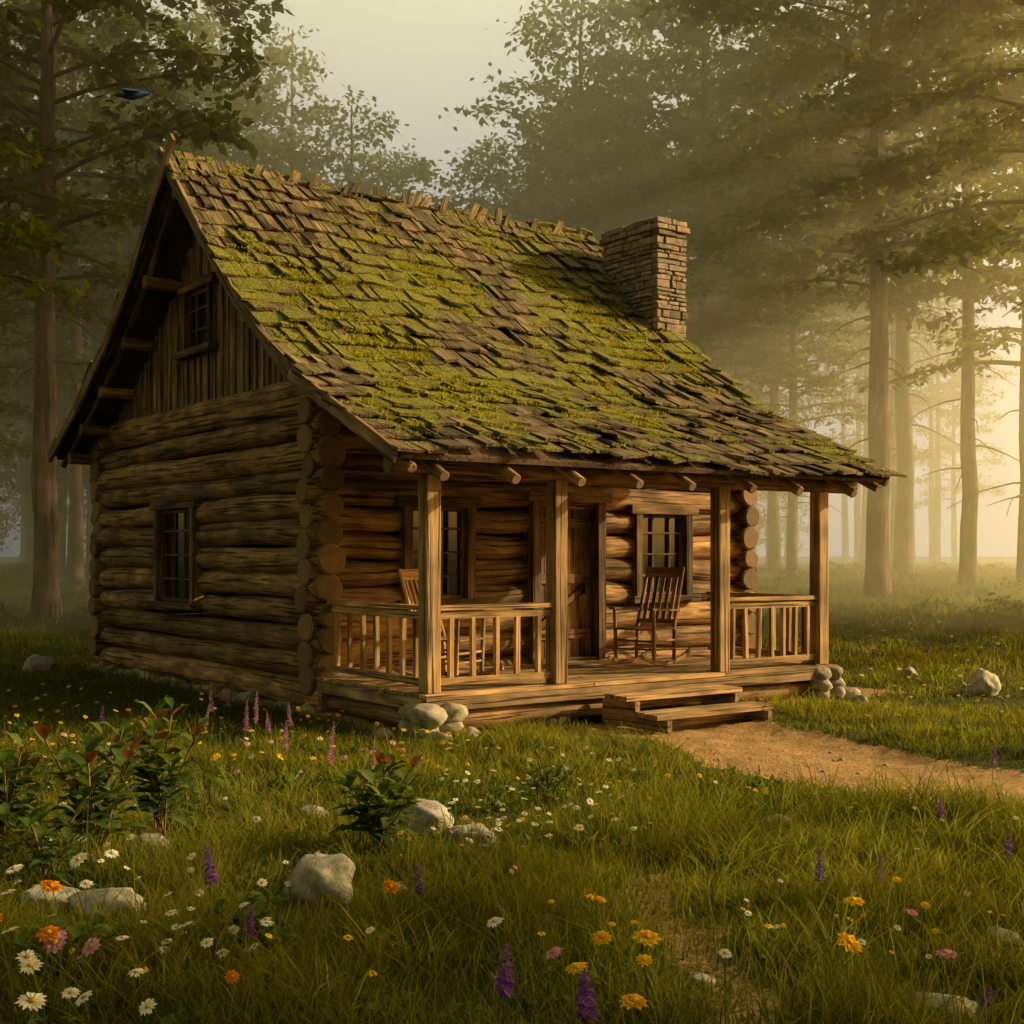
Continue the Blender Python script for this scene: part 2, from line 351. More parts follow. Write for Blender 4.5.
for (cnt,y0,y1,h0,h1,w0) in ((90000,4,8.5,.05,.27,.0068),(100000,8.5,15,.045,.16,.009),(50000,15,26,.06,.17,.018),(42000,26,60,.08,.22,.042)):
    x,y=scatter(cnt,y0,y1,p=.75); k=okg(x,y); 
    k&=rng.random(len(x))<(.35+.9*gn2(x*.6+2,y*.6)); x=x[k];y=y[k]
    g=gn(x,y); g2=gn2(x,y); hh=rng.uniform(h0,h1,len(x))*(.25+.5*g+.95*g2); tall=rng.random(len(x))<.035; hh[tall]*=1.9
    hh*=rockf(x,y)*(.35+.65*np.clip((pdist(x,y,pth)-.8)/.8,0,1))
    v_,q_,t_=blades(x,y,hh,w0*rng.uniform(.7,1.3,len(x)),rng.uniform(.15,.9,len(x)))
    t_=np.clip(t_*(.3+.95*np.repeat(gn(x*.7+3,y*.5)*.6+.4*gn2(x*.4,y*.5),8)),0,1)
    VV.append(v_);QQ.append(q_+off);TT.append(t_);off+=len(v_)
# tall arching tufts
tx_=[];ty_=[];th_=[]
for i in range(250):
    y=random.uniform(4.6,11.5); x=random.uniform(-.42,.42)*y
    if float(dirt(x,y))>.2: continue
    t,s=ldist(x,y)
    if -.6<t<7 and s>-.6: continue
    n_=random.randint(14,34); hb=random.uniform(.16,.4)
    tx_+=list(x+rng.normal(0,.04,n_)); ty_+=list(y+rng.normal(0,.04,n_)); th_+=list(hb*rng.uniform(.6,1.2,n_))
tx_=np.array(tx_);ty_=np.array(ty_);th_=np.array(th_)*rockf(tx_,ty_)
v_,q_,t_=blades(tx_,ty_,th_,.009*rng.uniform(.7,1.4,len(tx_)),rng.uniform(.3,1.2,len(tx_))); VV.append(v_);QQ.append(q_+off);TT.append(np.clip(t_*.85,0,1))
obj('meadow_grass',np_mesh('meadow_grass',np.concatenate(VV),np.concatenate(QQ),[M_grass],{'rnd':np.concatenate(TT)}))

# ------------------------------------------------------------ cabin
cabin=obj('log_cabin',None,loc=ORG,rot=(0,0,ANG)); 
SF,SB,TL,TR=2.28,9.5,0.0,6.54
PF=[(-.45,2.68),(1.7,3.68),(3.0,4.62),(4.0,5.52),(5.2,6.68)]
PB=[(5.2,6.68),(6.4,5.55),(7.6,4.65),(8.8,3.95),(10.15,3.3)]
def roofz(s):
    P=PF+PB[1:]
    for (a,za),(b,zb) in zip(P[:-1],P[1:]):
        if a<=s<=b: return za+(zb-za)*(s-a)/(b-a)
    return P[0][1] if s<P[0][0] else P[-1][1]
mb=MB()
front_open=[(1.03,1.9,1.2,2.34),(2.85,3.89,.0,2.42),(4.54,5.43,1.2,2.32)]
left_open=[(5.55,6.85,1.08,2.42)]
def wall(fixed,lo,hi,openings,axis_,z0,ncr,ext):
    for i in range(ncr):
        z=z0+.3*i+random.uniform(-.008,.008); r=.16+random.uniform(-.014,.014)
        segs=[(lo-ext-random.uniform(0,.1),hi+ext+random.uniform(0,.1))]
        for (a,b,c,d) in openings:
            if c-.02<z<d+.02:
                ns=[]
                for (p,q_) in segs:
                    if a>p and b<q_: ns+=[(p,a),(b,q_)]
                    else: ns.append((p,q_))
                segs=ns
        for p,q_ in segs:
            A=(p,fixed,z) if axis_==0 else (fixed,p,z); B=(q_,fixed,z) if axis_==0 else (fixed,q_,z)
            mb.log(A,B,r,r*random.uniform(.92,1.02),sides=16,wob=.05,bend=.12)
wall(SF,TL,TR,front_open,0,.35,11,.14)
wall(SB,TL,TR,[],0,.35,11,.14)
wall(TL,SF,SB,left_open,1,.2,12,.2)
wall(TR,SF,SB,[],1,.2,12,.2)
mb.log((-.02,SF-.3,3.62),(-.02,SB+.3,3.62),.15,sides=14)
mb.obj('log_walls',[M_log,M_end],cabin)
# gable boards
mb=MB()
for gx,sg in((TL-.04,-1),(TR+.04,1)):
    s=SF-.15
    while s<SB+.1:
        w=random.uniform(.15,.24); zt=min(roofz(s),roofz(s+w))-.12
        if zt>3.75:
            parts=[(3.68,zt)]
            if sg<0 and s+w>5.1 and s<6.0: parts=[(3.68,4.42),(5.3,zt)]
            for a,b in parts:
                if b-a>.03: mb.box((gx+random.uniform(-.012,.012),s+w/2,(a+b)/2),(.035,w-.012,b-a),None,2,.003)
                if b-a>.03: mb.box((gx+sg*.03,s+w,(a+b)/2),(.025,.045,b-a-.05),None,2,.003)
        s+=w
mb.obj('gable_boards',[M_board],cabin)
# windows
fr=MB(); gl=MB(); mu=MB()
def window(axis_,fixed,a,b,c,d,out,nx,ny,fw=.11):
    def P(u,o_,z): return (u,fixed+o_,z) if axis_==0 else (fixed+o_,u,z)
    def D(du,do,dz): return (du,do,dz) if axis_==0 else (do,du,dz)
    o1=out*.12
    fr.box(P(a,o1,(c+d)/2),D(fw,.16,d-c+.02),None,2,.004); fr.box(P(b,o1,(c+d)/2),D(fw,.16,d-c+.02),None,2,.004)
    fr.box(P((a+b)/2,o1+out*.012,d+.03),D(b-a+.3,.17,.12),None,None,.004); fr.box(P((a+b)/2,o1+out*.03,c-.03),D(b-a+.3,.22,.09),None,None,.004)
    for i in range(1,nx):
        mu.box(P(a+(b-a)*i/nx,out*.1,(c+d)/2),D(.028,.035,d-c-.1),None,2)
    for j in range(1,ny):
        mu.box(P((a+b)/2,out*.103,c+(d-c)*j/ny),D(b-a-.1,.031,.028),None,None)
    for e in (a+.075,b-.075): mu.box(P(e,out*.098,(c+d)/2),D(.045,.05,d-c-.06),None,2)
    for e in (c+.04,d-.055): mu.box(P((a+b)/2,out*.096,e),D(b-a-.15,.05,.045),None,None)
    gl.box(P((a+b)/2,out*.07,(c+d)/2),D(b-a-.04,.01,d-c-.02))
window(0,SF,1.03,1.9,1.22,2.34,-1,3,4)
window(0,SF,4.54,5.43,1.2,2.32,-1,3,4)
window(1,TL,5.55,6.85,1.1,2.4,-1,3,4)
window(1,TL+.06,5.12,6.0,4.45,5.27,-1,3,3,.09)
# door frame
fr.box((2.85,SF-.12,1.42),(.13,.2,2.0),None,2,.004); fr.box((3.89,SF-.12,1.42),(.13,.2,2.0),None,2,.004); fr.box((3.37,SF-.135,2.47),(1.32,.22,.13),None,0,.004)
fr.box((3.37,SF-.05,.43),(1.0,.3,.06))
fr.obj('window_and_door_frames',[M_frame],cabin,.006); mu.obj('window_muntins',[M_frame],cabin,.003); gl.obj('window_glass',[M_glass],cabin)
dr=MB()
for i in range(5): dr.box((3.0+.185*i,SF-.02+random.uniform(-.004,.004),1.43),(.178,.05,1.94),None,2,.002)
for z in(.75,1.45,2.15): dr.box((3.37,SF-.062,z),(.88,.03,.12),None,0)
dr.beam((2.98,SF-.06,.82),(3.76,SF-.06,1.38),.03,.1)
dr.obj('plank_door',[M_door],cabin,.004)
ir=MB(); ir.box((3.68,SF-.1,1.32),(.03,.05,.14)); ir.log((3.68,SF-.13,1.27),(3.68,SF-.13,1.4),.012,cap=0)
for z in(.75,2.15): ir.box((3.1,SF-.084,z),(.35,.01,.045))
ir.obj('door_hardware',[M_iron],cabin)
# porch
PS=[(0,0),(1.56,0),(3.92,0),(5.6,0)]
pb=MB()
for (t,s) in PS: pb.box((t,s,1.47),(.165,.165,2.11),None,2,.006)
pb.obj('porch_posts',[M_post],cabin,.012)
pl=MB(); pl.log((-.45,.0,2.61),(6.2,.0,2.61),.1,sides=14,bend=.1)
t=-.15
while t<6.3:
    pl.log((t,-.5,roofz(-.45)-.2),(t,2.2,roofz(2.2)-.19),.055,.05,sides=10)
    t+=random.uniform(.72,.95)
for s in (3.1,4.1,6.3,7.2,8.1,8.95): pl.log((-.5-random.uniform(0,.1),s,roofz(s)-.24),(.2,s,roofz(s)-.24),.085,sides=12); 
pl.log((-.55,5.2,6.36),(6.5,5.2,6.36),.1,sides=12)
for s in (SB+.25,): pl.log((-.5,s,3.26),(6.5,s,3.26),.09,sides=12)
for s in (3.1,4.1,6.3,7.6): pl.log((6.3,s,roofz(s)-.24),(6.6,s,roofz(s)-.24),.085)
pl.obj('roof_beams_and_rafters',[M_log,M_end],cabin)
dk=MB(); s=-.16
while s<2.1:
    w=.135; a=-.14; cuts=[a,random.uniform(1.5,2.5),random.uniform(3.5,4.5),5.76]
    for c0,c1 in zip(cuts[:-1],cuts[1:]): dk.box(((c0+c1)/2,s+w/2,.395+random.uniform(-.003,.003)),(c1-c0-.006,w-.008,.04),None,0,.002)
    s+=w
dk.box((2.8,-.13,.31),(5.86,.06,.12),None,0,.004); dk.box((-.11,1.0,.31),(.06,2.2,.12),None,1,.004); dk.box((5.73,1.0,.31),(.06,2.2,.12),None,1,.004)
dk.obj('porch_deck',[M_deck],cabin,.005)
dl=MB(); dl.log((.1,-.0,.13),(5.5,.04,.13),.1,sides=14,bend=.15); dl.log((-.02,.1,.14),(0.02,2.2,.14),.09); dl.log((5.6,.1,.14),(5.6,2.2,.14),.09)
for t in (1.4,2.8,4.2): dl.log((t,-.0,.16),(t,2.2,.16),.08)
dl.obj('deck_support_logs',[M_log,M_end],cabin)
st=MB()
T_0,T_1=1.95,3.62
for sd in(T_0+.12,T_1-.12):
    st.box((sd,-.42,.18),(.07,.52,.15),None,1,.003); st.box((sd,-.66,.05),(.07,1.0,.12),None,1,.003)
for j,(s,z) in enumerate(((-.47,.285),(-.93,.14))): 
    st.box(((T_0+T_1)/2,s-.09,z),(T_1-T_0,.17,.05),None,0,.004); st.box(((T_0+T_1)/2,s+.09,z+.002),(T_1-T_0,.17,.05),None,0,.004)
st.box(((T_0+T_1)/2,-.86,.055),(T_1-T_0-.3,.04,.1),None,0,.003); st.box(((T_0+T_1)/2,-.38,.2),(T_1-T_0-.3,.04,.1),None,0,.003)
st.obj('porch_steps',[M_deck],cabin,.006)
rl=MB()
def rail(p,q_,n):
    p=Vector(p);q_=Vector(q_)
    rl.beam(p+Vector((0,0,.82)),q_+Vector((0,0,.82)),.1,.05,.003); rl.beam(p+Vector((0,0,.745)),q_+Vector((0,0,.745)),.04,.07,.003)
    rl.beam(p+Vector((0,0,.1)),q_+Vector((0,0,.1)),.05,.07,.003)
    for i in range(n):
        c=p.lerp(q_,(i+.6)/(n+.2)); rl.box((c.x+random.uniform(-.012,.012),c.y,c.z+.425),(.05,.05,.59),Matrix.Rotation(random.uniform(-.02,.02),3,'Y'),2,.003)
rail((.08,0,.415),(1.48,0,.415),5); rail((4.0,0,.415),(5.52,0,.415),7)
rail((0,.08,.415),(0,2.02,.415),7); rail((5.6,.08,.415),(5.6,1.9,.415),7)
rl.obj('porch_railing',[M_post],cabin,.005)
# stone piers + foundation
sn=MB(); k=0
def pier(t,s,w,h):
    global k
    z=0
    while z<h:
        rr=w*.36
        for dx in(-.5,.5):
            for dy in(-.5,.5):
                k+=1; sn.rock((t+dx*w*.62+random.uniform(-.03,.03),s+dy*w*.62+random.uniform(-.03,.03),z+rr*.55),rr*random.uniform(.95,1.25),(1.15,1.0,.75),k)
        z+=rr*1.05
pier(-.02,-.05,.4,.28); pier(5.6,-.02,.34,.26); pier(1.56,.1,.2,.15)
for s in np.arange(SF-.1,SB+.3,.33): k+=1; sn.rock((-.0+random.uniform(-.05,.04),s,-.05),random.uniform(.16,.22),(1.1,1.1,.75),k)
for s in np.arange(SF-.1,SB+.3,.33): k+=1; sn.rock((TR+.08,s,-.02),random.uniform(.17,.22),(1.1,1.1,.75),k,sub=2)
for t in np.arange(-.1,TR+.2,.35): k+=1; sn.rock((t,SF,-.02),random.uniform(.15,.2),(1.1,1.1,.75),k,sub=2)
for (t,s,r) in ((-.15,-.4,.12),(.22,-.36,.11),(5.9,-.2,.14),(6.0,.2,.11),(-.4,.15,.1),(-.3,8.4,.15),(-.35,8.9,.12),(-.3,7.9,.1)):
    k+=1; sn.rock((t,s,.03),r,(1.2,1,.7),k)
sn.obj('stone_foundation',[M_stone],cabin)
# roof
T0,T1=-.62,6.3
ud=MB()
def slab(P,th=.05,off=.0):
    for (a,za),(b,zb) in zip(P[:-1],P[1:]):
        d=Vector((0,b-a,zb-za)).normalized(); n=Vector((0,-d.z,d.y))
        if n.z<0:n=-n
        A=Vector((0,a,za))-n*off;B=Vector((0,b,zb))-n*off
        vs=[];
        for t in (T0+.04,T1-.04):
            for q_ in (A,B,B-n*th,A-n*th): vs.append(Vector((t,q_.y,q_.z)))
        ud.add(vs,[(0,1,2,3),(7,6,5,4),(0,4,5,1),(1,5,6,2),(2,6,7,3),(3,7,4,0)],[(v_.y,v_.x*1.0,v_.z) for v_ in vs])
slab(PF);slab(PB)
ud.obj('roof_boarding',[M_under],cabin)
def mossf(t,s,side=0):
    p=Vector((t*.62,s*.8+side*20,3.3)); v_=.52+.95*mn.noise(p)+.7*mn.noise(p*2.7)+.4*mn.noise(p*6.1)
    return v_-(.12 if s<.3 else 0)
def arc(P):
    L=[0]
    for (a,za),(b,zb) in zip(P[:-1],P[1:]): L.append(L[-1]+math.hypot(b-a,zb-za))
    return L
def atarc(P,L,d):
    d0=d
    if d<0: d=0.0
    if d>L[-1]: d=L[-1]
    for i in range(len(P)-1):
        if d<=L[i+1]+1e-9:
            f=(d-L[i])/(L[i+1]-L[i]); a,za=P[i];b,zb=P[i+1]
            tx,tz=(b-a),(zb-za); l=math.hypot(tx,tz); tx/=l;tz/=l
            return Vector((0,a+(b-a)*f+tx*(d0-d),za+(zb-za)*f+tz*(d0-d))),Vector((0,tx,tz))
sh=MB()
def shingles(P,side,ex=.3):
    L=arc(P); rows=int(L[-1]/ex)+1
    for r in range(rows):
        t=T0-random.uniform(0,.1)
        while t<T1:
            w=random.choice((.11,.14,.17,.2,.24,.28))*random.uniform(.9,1.1)
            if random.random()<.015: t+=w; continue
            lo=r*ex-.06+.06*math.sin(t*.9+r*1.3)+random.uniform(-.06,.05); ln=random.uniform(.45,.55)
            p0,t0=atarc(P,L,lo); p1,t1=atarc(P,L,min(lo+ln,L[-1]+random.uniform(-.02,.06)))
            n0=Vector((0,-t0.z,t0.y)); n1=Vector((0,-t1.z,t1.y))
            if n0.z<0:n0=-n0
            if n1.z<0:n1=-n1
            lift=.06+random.uniform(0,.035)+ (random.random()<.08)*random.uniform(.01,.06); th=random.uniform(.022,.042); tw=random.uniform(-.018,.018); sk=random.uniform(-.03,.03)
            vs=[];mo=[]; sag=.04*math.sin(t*1.1+side)+.02*math.sin(t*2.7+lo)
            for (pp,nn,lf,dx,row) in ((p0,n0,lift,sk,0),(p1,n1,.018,0,1)):
                for e in (0,1):
                    base=pp+nn*(lf+sag+(tw if e else -tw))+Vector((t+w*e+dx-(.006 if e else 0),0,0))
                    if row==0: base=base+ (t0*random.uniform(-.02,.02))
                    for up in(0,1):
                        vs.append(base+nn*(th*up)); mo.append(mossf(base.x,base.y,side)+(.12 if row==0 else 0))
            o=random.random()*30; rn=random.random()
            lc=[(lo*1+o+(ln if i>3 else 0),(w if (i//2)%2 else 0)+o*.3,(th if i%2 else 0)) for i in range(8)]
            fs=[(0,1,3,2),(4,6,7,5),(0,4,5,1),(2,3,7,6),(0,2,6,4),(1,5,7,3)]
            sh.add(vs,fs,lc,rn,0,False,mo)
            t+=w
shingles(PF,0); shingles(PB,1,.3)
# ragged ridge boards
def ridge():
    t=T0-.05
    while t<T1:
        w=random.uniform(.09,.17); ext=random.uniform(.0,.1); 
        if t<1.3: ext=random.uniform(.12,.26)
        d=Vector((random.uniform(-.12,.12),.7,.72)).normalized(); c=Vector((t+w/2,5.2,6.76))
        sh.beam(c-d*.32,c+d*ext,w*.9,.03,.006,up=(0,-.7,.7)); 
        if random.random()<.35: sh.MO[-8:]=[.5]*8
        t+=w*random.choice((1,1,1.3))
    t=T0+1.2
    while t<T1-.7: # protruding split shake ends
        d=Vector((random.uniform(.2,.7),random.uniform(.25,.5),.72)).normalized(); c=Vector((t,5.17,6.76)); e=random.uniform(.14,.28)
        sh.beam(c-d*.25,c+d*e,random.uniform(.07,.12),.06,.012,up=(0,-.7,.7))
        t+=random.choice((.16,.32,.45,.5))
ridge()
sh.obj('roof_shakes',[M_shake],cabin)
# moss tufts
L=arc(PF); n=0; vs=[];rn=[]
for i in range(140000):
    t=random.uniform(T0,T1); a=random.uniform(-.05,L[-1])
    p,tt=atarc(PF,L,a)
    if mossf(t,p.y,0)+random.gauss(0,.13)+ .35*mn.noise(Vector((t*6,a*6,1)))<.62: continue
    nn=Vector((0,-tt.z,tt.y)); nn=nn if nn.z>0 else -nn
    ph=((a+.06)%.3)/.3; base=p+nn*(.095-.055*ph+.04*math.sin(t*1.1)-.005); base.x=t
    ag=random.uniform(0,6.28); w=random.uniform(.008,.02); h=random.uniform(.012,.045); dx=Vector((math.cos(ag)*w,math.sin(ag)*w*.7,math.sin(ag)*w*.5))
    tip=base+nn*h*.6+Vector((random.gauss(0,.012),random.gauss(0,.012),h*.5)); sd=nn.cross(dx)*.5
    vs+=[base-dx,base+sd,base+dx,tip]; rn+=[random.random()*.7]*3+[min(1,.5+random.random()*.6)]; n+=1
q=np.arange(n*4).reshape(-1,4)
obj('roof_moss',np_mesh('roof_moss',np.array([tuple(v_) for v_ in vs]),q,[M_moss],{'rnd':np.array(rn)}),cabin)
# barge boards
bb=MB()
for tt in (T0-.03,T1+.03):
    for P,ex in ((PF,.35),(PB,.35)):
        pts=[Vector((tt,a,b+.0)) for a,b in P]; 
        if P is PF: pts[-1]=pts[-1]+(pts[-1]-pts[-2]).normalized()*ex*(1 if tt<0 else .1); pts=[q_+Vector((0,0,.02)) for q_ in pts]
        else: pts[0]=pts[0]+(pts[0]-pts[1]).normalized()*ex*(1.1 if tt<0 else .1); pts=[q_+Vector((-.045,0,.02)) for q_ in pts]
        for a,b in zip(pts[:-1],pts[1:]):
            d=(b-a).normalized(); n_=Vector((0,-d.z,d.y)); n_=n_ if n_.z>0 else -n_
            bb.beam(a-n_*.04-d*.02,b-n_*.04+d*.02,.04,.15,.005,up=n_)
for tt in (T0+.15,T1-.15):
    for P in(PF,PB):
        pts=[Vector((tt,a,b-.13)) for a,b in P]
        for a,b in zip(pts[:-1],pts[1:]): bb.log(a,b,.05,sides=8,cap=0)
bb.obj('barge_boards',[M_board],cabin)
# chimney
ch=MB(); cx0,cx1,cy0,cy1=5.86,6.44,3.22,4.45; z=3.6
ch.box(((cx0+cx1)/2,(cy0+cy1)/2,5.0),(cx1-cx0-.05,cy1-cy0-.05,3.1),mi=1)
while z<6.6:
    hb=random.choice((.06,.075,.09,.12)); e=.0
    if z>6.36: e=.035
    if z>6.5: e=.015
    def runs(a,b):
        o=[];x=a
        while x<b-.02:
            w=random.choice((.1,.16,.22,.28,.36)); 
            if b-x-w<.1: w=b-x
            o.append((x,x+w)); x+=w
        return o
    for (a,b) in runs(cx0-e,cx1+e):
        for yy in (cy0-e+.05,cy1+e-.05): ch.box(((a+b)/2,yy+random.uniform(-.02,.02),z+hb/2),(b-a-.016,.12,hb-.014),None,None,.01)
    for (a,b) in runs(cy0-e+.11,cy1+e-.11):
        for xx in (cx0-e+.05,cx1+e-.05): ch.box((xx+random.uniform(-.02,.02),(a+b)/2,z+hb/2),(.12,b-a-.016,hb-.014),None,None,.01)
    z+=hb
ch.box(((cx0+cx1)/2,(cy0+cy1)/2,6.58),(cx1-cx0+.02,cy1-cy0+.02,.05),mi=1)
ch.obj('stone_chimney',[M_brick,M_mortar],cabin,.012)

# ------------------------------------------------------------ rocking chairs
def chair(name,x,y,rz,mat):
    c=MB(); W=.27
    for sx in(-W,W):
        pts=[Vector((sx,-.5+i*.125,.03+.42*((i-4.2)/8)**2*.9)) for i in range(10)]
        for a,b in zip(pts[:-1],pts[1:]): c.beam(a,b+(b-a)*.05,.035,.045)
        c.log((sx,-.24,.06),(sx*1.02,-.26,.68),.024,seg=3,sides=8,cap=0)
        c.log((sx,.22,.05),(sx*.97,.24,.45),.024,seg=3,sides=8,cap=0)
        c.log((sx*.97,.22,.42),(sx*.93,.47,1.18),.026,.02,seg=5,sides=8,cap=0)
        c.beam((sx*1.02,-.33,.69),(sx*1.0,.3,.66),.08,.03)
        c.log((sx,-.24,.2),(sx,.22,.2),.014,seg=2,sides=6,cap=0); c.log((sx,-.24,.3),(sx,.22,.3),.014,seg=2,sides=6,cap=0)
    for i in range(7): c.beam((-W,-.25+i*.075,.44+.0*i),(W,-.25+i*.075,.44),.068,.022,.002)
    for z,y_ in ((.2,-.24),(.3,-.24),(.22,.22)): c.log((-W,y_,z),(W,y_,z),.014,seg=2,sides=6,cap=0)
    Y=lambda z:.22+(z-.42)*.33
    for z,h in ((.52,.05),(1.12,.12)): c.beam((-W,Y(z),z),(W,Y(z),z),.024,h,.002,up=(0,.33,1))
    for i in range(5):
        xx=-.18+i*.09; c.box((xx,Y(.82),.82),(.05,.016,.62),Matrix.Rotation(-math.atan(.33),3,'X'),2)
    c.obj(name,[mat],None,.003,loc=(x,y,.417),rot=(0,0,rz))
def lw(t,s): return ORG.x+U[0]*t+Vv[0]*s, ORG.y+U[1]*t+Vv[1]*s
x,y=lw(3.85,1.2); chair('rocking_chair',x,y,math.radians(-38),M_chair)
x,y=lw(.85,.95); chair('rocking_chair',x,y,math.radians(62),M_deck)

# ------------------------------------------------------------ trees
def tree_mesh(name,seed,H,cb,cr,tr,nl=60,ntw=10,nlv=22,lsz=.17,shape='broad',dead=6,simple=False):
    r=np.random.default_rng(seed); V=[];Q=[];LC=[];RN=[];MI=[];off=0
    def tube(P,R,sides,rnd=.5):
        nonlocal off
        P=np.array(P);n=len(P); d=np.gradient(P,axis=0); d/=np.linalg.norm(d,axis=1)[:,None]+1e-9
        a=np.where(np.abs(d[:,2:3])<.9,np.array([[0,0,1.]]),np.array([[1.,0,0]])); e1=np.cross(a,d); e1/=np.linalg.norm(e1,axis=1)[:,None]; e2=np.cross(d,e1)
        th=np.arange(sides)/sides*2*np.pi; R=np.array(R)[:,None]*(1+.06*r.normal(size=(n,sides))*(sides>6))
        pts=P[:,None]+e1[:,None]*(np.cos(th)*R)[...,None]+e2[:,None]*(np.sin(th)*R)[...,None]
        V.append(pts.reshape(-1,3)); al=np.concatenate([[0],np.cumsum(np.linalg.norm(np.diff(P,axis=0),axis=1))])
        lc=np.stack([np.repeat(al,sides)[:],(np.cos(th)*R).ravel()*1.0,(np.sin(th)*R).ravel()],1)+r.random()*9; LC.append(lc); RN.append(np.full(n*sides,rnd))
        i=np.arange(n-1)[:,None]*sides; j=np.arange(sides)[None]; 
        q_=np.stack([i+j,i+(j+1)%sides,i+sides+(j+1)%sides,i+sides+j],-1).reshape(-1,4); Q.append(q_+off); MI.append(np.zeros(len(q_))); off+=n*sides
    nz=22; zz=np.linspace(-.3,H,nz); bx=np.cumsum(r.normal(0,.035,nz));by=np.cumsum(r.normal(0,.035,nz))
    P=np.stack([bx-bx[1],by-by[1],zz],1); R=tr*np.clip(1-zz/H*.85,.05,1); R[:1]*=1.3
    tube(P,R,14)
    tx=lambda z:np.array([np.interp(z,zz,P[:,0]),np.interp(z,zz,P[:,1]),z])
    tw0=[];twd=[];twl=[]
    for i in range(nl):
        h=(i+.5*r.random())/nl; z=cb+(H-cb-.3)*h; az=i*2.4+r.normal(0,.3)
        if shape=='broad': Lf=cr*(math.sin(math.pi*min(1,.22+.75*h))**.7)*r.uniform(.65,1.1)
        else: Lf=cr*(1-h)**.75*r.uniform(.6,1.1)+.4
        rise=r.uniform(.0,.35)+.5*h; n=6; k=np.linspace(0,1,n)
        dirh=np.array([math.cos(az),math.sin(az),0]); s0=tx(z)
        wob=np.cumsum(r.normal(0,.05*Lf/3,(n,3)),axis=0)*k[:,None]
        pts=s0+dirh*(Lf*k)[:,None]+np.array([0,0,1])*(Lf*(rise*k-.25*k**2.2))[:,None]+wob
        br=max(.015,tr*.28*(1-.7*h)*(Lf/cr)); tube(pts,br*(1-.85*k)+.006,4)
        m_=max(3,int(ntw*Lf/cr))
        for j in range(m_):
            f=.22+.78*(j+r.random())/m_; c_=np.array([np.interp(f,k,pts[:,a]) for a in range(3)])
            side=1 if j%2 else -1; aa=az+side*r.uniform(.4,1.2); dl=r.uniform(.5,1.2)*(1.15-.5*f)*min(1.4,cr/3.5)
            d=np.array([math.cos(aa),math.sin(aa),r.uniform(-.35,.3)]); tw0.append(c_);twd.append(d);twl.append(dl)
    for i in range(dead):
        z=cb*r.uniform(.35,1); az=r.uniform(0,6.28); Lf=r.uniform(.8,2.6); k=np.linspace(0,1,6)
        pts=tx(z)+np.array([math.cos(az),math.sin(az),0])*(Lf*k)[:,None]+np.array([0,0,1])*(Lf*(.1*k-.45*k**2))[:,None]+np.cumsum(r.normal(0,.05,(6,3)),axis=0)*k[:,None]
        tube(pts,.03*(1-.8*k)+.004,4)
    tw0=np.array(tw0);twd=np.array(twd);twl=np.array(twl)
    if not simple:
        for a,d,l in zip(tw0,twd,twl): tube([a,a+d*l*.5,a+d*l+np.array([0,0,-.08*l])],[.014,.009,.004],3)
    nt=len(tw0); ix=np.repeat(np.arange(nt),nlv); f=r.random(len(ix))**.8*1.05
    C=tw0[ix]+twd[ix]*(twl[ix]*f)[:,None]+r.normal(0,.15 if not simple else .3,(len(ix),3))*np.array([1,1,.6])
    n=len(ix); a=r.uniform(0,6.283,n); tilt=r.normal(0,.55,n); sz=lsz*r.uniform(.6,1.3,n)
    fd=np.stack([np.cos(a)*np.cos(tilt),np.sin(a)*np.cos(tilt),np.sin(tilt)-.2],1); up=np.stack([r.normal(0,.45,n),r.normal(0,.45,n),np.ones(n)],1)
    sd=np.cross(fd,up); sd/=np.linalg.norm(sd,axis=1)[:,None]
    lv=np.stack([C,C+fd*(sz*.45)[:,None]+sd*(sz*.36)[:,None],C+fd*sz[:,None],C+fd*(sz*.45)[:,None]-sd*(sz*.36)[:,None]],1)
    V.append(lv.reshape(-1,3)); Q.append(np.arange(n*4).reshape(-1,4)+off); MI.append(np.ones(n)); LC.append(np.zeros((n*4,3)))
    twr=r.random(nt)*.5; RN.append(np.repeat(np.clip(twr[ix]+r.random(n)*.5,0,1),4))
    MIc=np.concatenate(MI)
    me=np_mesh(name,np.concatenate(V),np.concatenate(Q),[M_bark,M_leaf],{'rnd':np.concatenate(RN)},MIc,MIc==0)
    at=me.attributes.new('lc','FLOAT_VECTOR','POINT'); at.data.foreach_set('vector',np.concatenate(LC).astype(np.float32).ravel())
    return me
TA=tree_mesh('tree_tall_a',1,24,7.6,6.2,.3,74,12,34,.26,'broad',9)
TB=tree_mesh('tree_tall_b',2,25,10,5.2,.29,60,11,30,.26,'broad',12)
TC=tree_mesh('tree_broad',3,21,4.5,5.5,.27,80,12,24,.26,'broad',3)
TD=tree_mesh('tree_pine',4,27,7,4.2,.27,90,9,22,.23,'cone',8)
TE=tree_mesh('tree_young',5,9,1.2,2.6,.1,45,8,16,.2,'broad',0,True)
FA=tree_mesh('far_tree_a',11,23,6.0,5.5,.28,50,10,26,.31,'broad',3,True)
FB_=tree_mesh('far_tree_b',12,21,4.0,5.8,.28,54,10,26,.31,'broad',2,True)
FC=tree_mesh('far_tree_c',13,28,12.0,4.2,.28,40,9,14,.34,'cone',9,True)
def place(me,px,d,sc=1.0,name='forest_tree',rz=None,parent=None,sz=None):
    x=(px-512)/F*d; z=float(hgt(x,d))
    return obj(name,me,parent,loc=(x,d,z-.05),rot=(0,0,random.uniform(0,6.28) if rz is None else rz),scale=(sc,sc,sz or sc))
